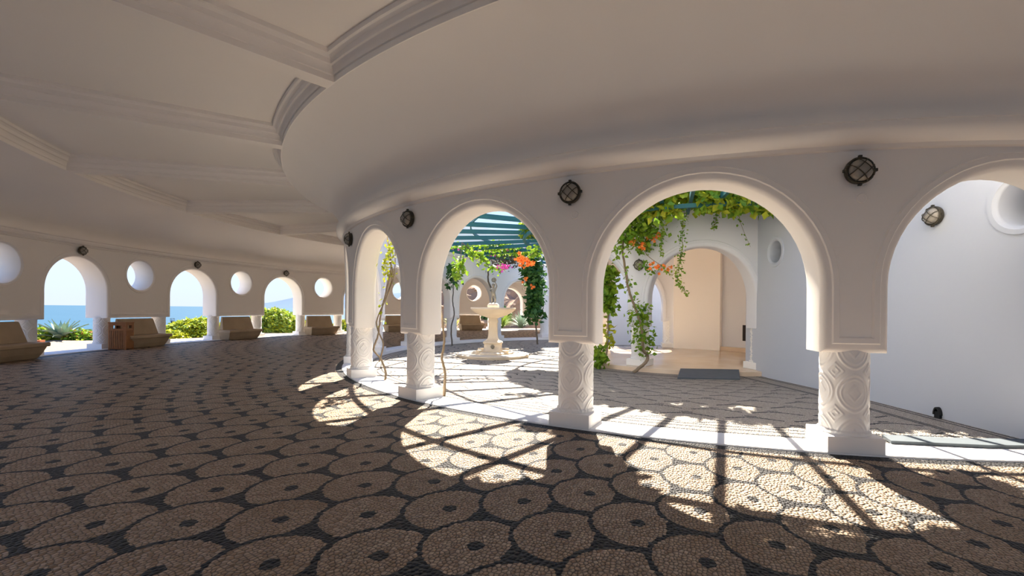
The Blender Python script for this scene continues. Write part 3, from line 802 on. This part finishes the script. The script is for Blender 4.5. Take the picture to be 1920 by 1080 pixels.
# canopy on the inner part of the pergola
cp = []
for _ in range(9500):
    a = random.uniform(-190, -70); R = 2.5 + 1.0*random.random()**.8
    q = P(R, a, 2.78 + random.gauss(0,.05)); n_ = noise.noise(Vector((q[0]*1.7, q[1]*1.7, 3)))
    if n_ > -.32: cp.append(q)
for _ in range(1500):
    a = random.uniform(-125, -80); R = 3.35 + random.gauss(0,.10); q = P(R, a, 2.58 + random.gauss(0,.06)); 
    if noise.noise(Vector((a*.16, 0, 7))) > -.12: cp.append(q)
h1 = cp[::2]; h2 = cp[1::2]
cr_ = empty('vine_canopy', (CX,CY,2.7), 0, 'dense green and yellow vine canopy lying over the inner rafters above the kiosk', 'vine canopy')
leaves([(p[0]-CX,p[1]-CY,p[2]-2.7) for p in h1], .13, LEAF, 'foliage', cr_, up=1); leaves([(p[0]-CX,p[1]-CY,p[2]-2.7) for p in h2], .12, LEAFY, 'foliage', cr_, up=1)
for o_ in cr_.children: tag(o_, kind='stuff')
op = []
for _ in range(16000):
    a = random.uniform(-134, -97); R = random.uniform(4.7, 6.4); q = P(R, a, 2.74 + random.gauss(0,.04))
    if noise.noise(Vector((q[0]*1.9+5, q[1]*1.9, 9))) > .16: op.append(q)
    if len(op) > 2600: break
oc_ = empty('vine_canopy', P(5.5,-115,2.7), 0, 'loose vine foliage on the outer rafters in front of the kiosk, above the wide arch', 'vine canopy'); b_ = P(5.5,-115,2.7)
leaves([(p[0]-b_[0],p[1]-b_[1],p[2]-2.7) for p in op], .12, LEAF, 'foliage', oc_, up=1)
# leaves by the second pier
Yq = 8.5
vine('grape_vine', 'bright green leafy vine just right of the second nearest pier, drooping below it',
     [([W_(1128,692,Yq),W_(1138,660,Yq),W_(1140,600,Yq),W_(1142,560,Yq),W_(1140,500,Yq),W_(1132,440,Yq),W_(1125,400,Yq)], .018)],
     [(along([W_(1136,500,Yq),W_(1140,540,Yq),W_(1138,580,Yq)], 420, .085), .12, LEAF), (along([W_(1124,655,8.3),W_(1126,670,8.3),W_(1120,685,8.3)], 90, .05), .12, LEAF),
      (along([W_(1140,610,Yq),W_(1146,645,Yq)], 50, .04), .10, LEAFY)])
# garland and creepers seen through the fountain arch
vine('flowering_garland', 'leafy garland with magenta and orange blossoms strung above the fountain',
     [([W_(866,455,8.6),W_(882,467,8.6),W_(900,480,8.6),W_(925,500,8.6),W_(950,505,8.6)], .010), ([W_(866,455,8.6),W_(862,500,8.6),W_(858,530,8.6)], .008)],
     [(along([W_(868,460,8.6),W_(890,474,8.6),W_(912,494,8.6),W_(945,506,8.6)], 130, .045), .09, LEAF), (along([W_(862,478,8.6),W_(860,505,8.6),W_(857,520,8.6)], 90, .06), .10, LEAF)],
     [([W_(940,500,8.5),W_(948,504,8.5)], 12, .05, .035, FLR_M)], DARKBARK)
vine('orange_creeper', 'cluster of orange trumpet blossoms at the upper right of the fountain arch',
     [([W_(1010,470,7.2),W_(995,478,7.2),W_(980,488,7.2)], .008)], [(along([W_(1012,462,7.2),W_(995,480,7.2)], 60, .05), .08, LEAF)],
     [([W_(976,490,7.1),W_(984,486,7.1),W_(992,492,7.1)], 9, .05, .05, FLR_O)], DARKBARK)
def fv(px, top, Y, lab, wob=8, leafy=(), rad=.03, fl=()):
    pts = [W_(px, 645, Y)]; pts[0] = (pts[0][0], Y, -.06)
    for k in range(1, 7):
        y_ = 640 + (top-640)*k/6; pts.append(W_(px + random.uniform(-wob,wob)*.5, y_, Y))
    vine('far_vine', lab, [(pts, rad)], leafy, fl, DARKBARK)
fv(1008, 480, 13.9, 'dark leafy vine with red blossoms at the far right of the fountain arch', 6,
   [(along([W_(1003,490,13.8),W_(1004,560,13.8),W_(1002,590,13.8),W_(1000,635-40,13.8)], 1100, .12), .15, LEAFD), (along([W_(985,512,13.8),W_(1000,500,13.8)], 200, .1), .13, LEAFD)], .03,
   [([W_(985,524,13.5),W_(995,538,13.5),W_(981,500,13.5)], 4, .06, .06, FLR_O)])
fv(848, 490, 13.2, 'thin dark vine against the far column left of the fountain', 8, [(along([W_(848,500,13.2),W_(848,535,13.2)], 120, .08), .12, LEAFD)], .022)
fv(920, 500, 14.2, 'dark curved trunk rising directly behind the statue', 10, [(along([W_(925,495,14),W_(950,490,13.9),W_(975,488,13.8)], 240, .11), .09, DARKBARK)], .045)
# flowers on top of the pergola, left part
tp = [P(random.uniform(4.4,6.4), random.uniform(-235,-205), 2.72+random.gauss(0,.04)) for _ in range(1500)]
tr = empty('pergola_creeper', tp[0], 0, 'creeper with small magenta flowers spread on top of the far rafters', 'vine')
leaves([tuple(np.array(p)-np.array(tp[0])) for p in tp], .11, LEAF, 'foliage', tr, up=1)
flowers([Vector(P(random.uniform(4.6,6.2), random.uniform(-230,-205), 2.70))-Vector(tp[0]) for _ in range(22)], 2, .09, .05, FLR_M, tr)

# outside plants ------------------------------------------------------
def bush(name, label, c, r, n, size, mat, mat2=None, cat='bush', sq=1):
    root = empty(name, c, 0, label, cat)
    pts = []
    for _ in range(n):
        d = Vector((random.gauss(0,1),random.gauss(0,1),abs(random.gauss(0,1)))).normalized()
        k = 1 + .16*noise.noise(d*3.0 + Vector(c)) + random.uniform(-.08,.05)
        pts.append((d.x*r[0]*k, d.y*r[1]*k, d.z*r[2]*k))
    leaves(pts, size, mat, 'foliage', root, up=.5)
    if mat2: leaves([tuple(np.array(p)*1.03) for p in random.sample(pts, n//4)], size, mat2, 'foliage', root, up=.5)
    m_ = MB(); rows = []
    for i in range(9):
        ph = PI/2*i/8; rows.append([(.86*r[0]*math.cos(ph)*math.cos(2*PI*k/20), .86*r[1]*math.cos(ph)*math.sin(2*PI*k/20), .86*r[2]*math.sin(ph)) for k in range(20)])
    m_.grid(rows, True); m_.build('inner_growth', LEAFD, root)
    return root
def gpt(px, Y, z=-.05): q = W_(px, 600, Y); return (q[0], Y, z)
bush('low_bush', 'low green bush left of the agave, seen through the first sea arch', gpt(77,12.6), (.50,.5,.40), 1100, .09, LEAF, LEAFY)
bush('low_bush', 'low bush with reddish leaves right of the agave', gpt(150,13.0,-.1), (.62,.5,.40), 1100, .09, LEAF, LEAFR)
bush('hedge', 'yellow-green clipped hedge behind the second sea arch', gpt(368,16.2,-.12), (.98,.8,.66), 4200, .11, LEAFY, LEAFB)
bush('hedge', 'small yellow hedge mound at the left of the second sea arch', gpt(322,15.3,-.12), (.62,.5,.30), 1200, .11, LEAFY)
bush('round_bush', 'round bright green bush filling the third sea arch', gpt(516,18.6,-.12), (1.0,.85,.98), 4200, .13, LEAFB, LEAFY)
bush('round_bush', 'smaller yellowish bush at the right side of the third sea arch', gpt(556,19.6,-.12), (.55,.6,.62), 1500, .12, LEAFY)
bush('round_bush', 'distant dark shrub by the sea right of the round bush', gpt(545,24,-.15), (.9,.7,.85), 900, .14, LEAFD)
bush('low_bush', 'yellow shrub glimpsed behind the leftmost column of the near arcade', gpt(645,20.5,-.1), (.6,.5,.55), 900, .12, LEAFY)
ag = gpt(115, 12.7, -.05); ar = empty('agave', ag, 0, 'large grey-green agave between the two low bushes in the first sea arch', 'agave')
for k in range(34):
    a = k*2.399; t = k/34; L = .72*random.uniform(.85,1.05); lean = .35 + 1.0*t; m_ = MB(); rows = []
    for j in range(9):
        s_ = j/8; ang_ = lean*(.55+.5*s_); r_ = L*s_*math.sin(min(1.4, ang_)); z = L*s_*math.cos(min(1.45, ang_)) + .03
        w_ = .085*math.sin(PI*min(1, .25+s_*.75))*(1 if s_ < .7 else (1-s_)/.3+.02); c_, q_ = math.cos(a), math.sin(a)
        rows.append([(r_*c_-q_*w_, r_*q_+c_*w_, z+.018), (r_*c_, r_*q_, z-.012), (r_*c_+q_*w_, r_*q_-c_*w_, z+.018)])
    m_.grid(rows); m_.build('leaf', AGAVE, ar)
m_ = MB(); q = W_(66, 640, 10.9); 
pl = empty('terracotta_planter', (q[0],q[1],-.012), 0, 'terracotta flower box behind the leftmost bench', 'planter')
m_.box((0,0,.09), (.30,.16,.17), .2, .88); m_.build('trough', TERRA, pl, False)
leaves([(random.uniform(-.14,.05), random.uniform(-.06,.06), .17+random.random()*.06) for _ in range(60)], .06, LEAFY, 'foliage', pl)
# yucca clump and rocks beyond the far arch behind the fountain
def spiky(c, label, n, L, mat):
    m_ = MB()
    for k in range(n):
        a = random.uniform(0,2*PI); lean = random.uniform(.1,1.25); ll = L*random.uniform(.6,1)
        rows = []
        for j in range(5):
            s_ = j/4; t = lean*(.6+.5*s_); w_ = .03*(1-s_)+.003
            p = Vector((ll*s_*math.sin(t)*math.cos(a), ll*s_*math.sin(t)*math.sin(a), ll*s_*math.cos(min(1.5,t))))
            u = Vector((-math.sin(a), math.cos(a), 0))*w_; rows.append([p-u, p+u])
        m_.grid(rows)
    o_ = m_.build('spiky_plant', mat, None, False, merge=False); o_.location = tuple(v*S for v in c); return tag(o_, label, 'plant')
spiky((-.6, 25.2, -.1), 'spiky green yucca clump seen through the far arch right of the fountain pedestal', 260, 1.3, LEAFB)
spiky((.5, 25.8, -.1), 'second spiky clump, right of the yucca, behind the far arch', 200, 1.1, AGAVE)
spiky((-3.2, 25.0, -.1), 'grassy clump behind the far round window', 160, 1.0, LEAFY)
mb = MB(); rows = []
for j in range(40):
    row = []
    for i in range(70):
        x_ = -6.5 + 20*i/69; t = j/39; y_ = 26.5 + 9*t; z = -.3 + 5.5*t**.75
        p = Vector((x_*.5, y_*.5, z*.5)); z += 1.3*noise.fractal(p, 1.0, 2.0, 5)*min(1, t*5); y_ += .8*noise.noise(p*2)
        row.append((x_, y_, z))
    rows.append(row)
mb.grid(rows); tag(mb.build('rock_slope', ROCK, ang=20), 'reddish-brown rocky slope beyond the far arch behind the fountain', 'rock')
bush('round_bush', 'dark green shrub on the rocky slope, behind the far arch', (-.9, 27.4, .3), (.9,.6,1.0), 1200, .14, LEAFD)
# far hill and boat
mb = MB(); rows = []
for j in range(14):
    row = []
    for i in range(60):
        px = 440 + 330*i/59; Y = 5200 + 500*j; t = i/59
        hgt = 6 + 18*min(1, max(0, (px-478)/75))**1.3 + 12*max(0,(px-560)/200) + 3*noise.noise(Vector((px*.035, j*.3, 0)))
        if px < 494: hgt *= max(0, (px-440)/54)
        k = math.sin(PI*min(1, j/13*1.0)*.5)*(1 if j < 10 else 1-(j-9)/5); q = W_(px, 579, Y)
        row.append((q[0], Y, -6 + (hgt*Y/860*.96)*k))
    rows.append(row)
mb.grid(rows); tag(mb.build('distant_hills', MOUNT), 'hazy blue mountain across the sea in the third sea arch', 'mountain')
q = W_(323, 606, 190); bt = empty('motorboat', (q[0], 190, -6), 2.4, 'small dark motorboat on the sea, seen through the second sea arch', 'boat')
m_ = MB(); rows = []
for j in range(9):
    t = j/8; w_ = .7*math.sin(PI*(.35+.65*(1-t)))**.8 if t < 1 else .02
    w_ = .75*(1-t**2.6)+.02; rows.append([(-2+4*t, -w_, .75+.25*t), (-2+4*t, -w_*.6, 0), (-2+4*t, w_*.6, 0), (-2+4*t, w_, .75+.25*t)])
m_.grid(rows, True); m_.add(rows[0], [(0,1,2,3)]); m_.build('hull', BLACK, bt)
m_ = MB(); m_.box((-.2,0,1.9), (1.9,1.3,.12)); 
for sx_ in (-1,.6):
    for sy_ in (-.55,.55): m_.box((sx_,sy_,1.3), (.08,.08,1.2))
m_.build('canopy', BLACK, bt, False)
m_ = MB(); m_.box((-.3,0,1.1), (1.0,.9,.6)); m_.build('console', WHITEPAINT, bt, False)
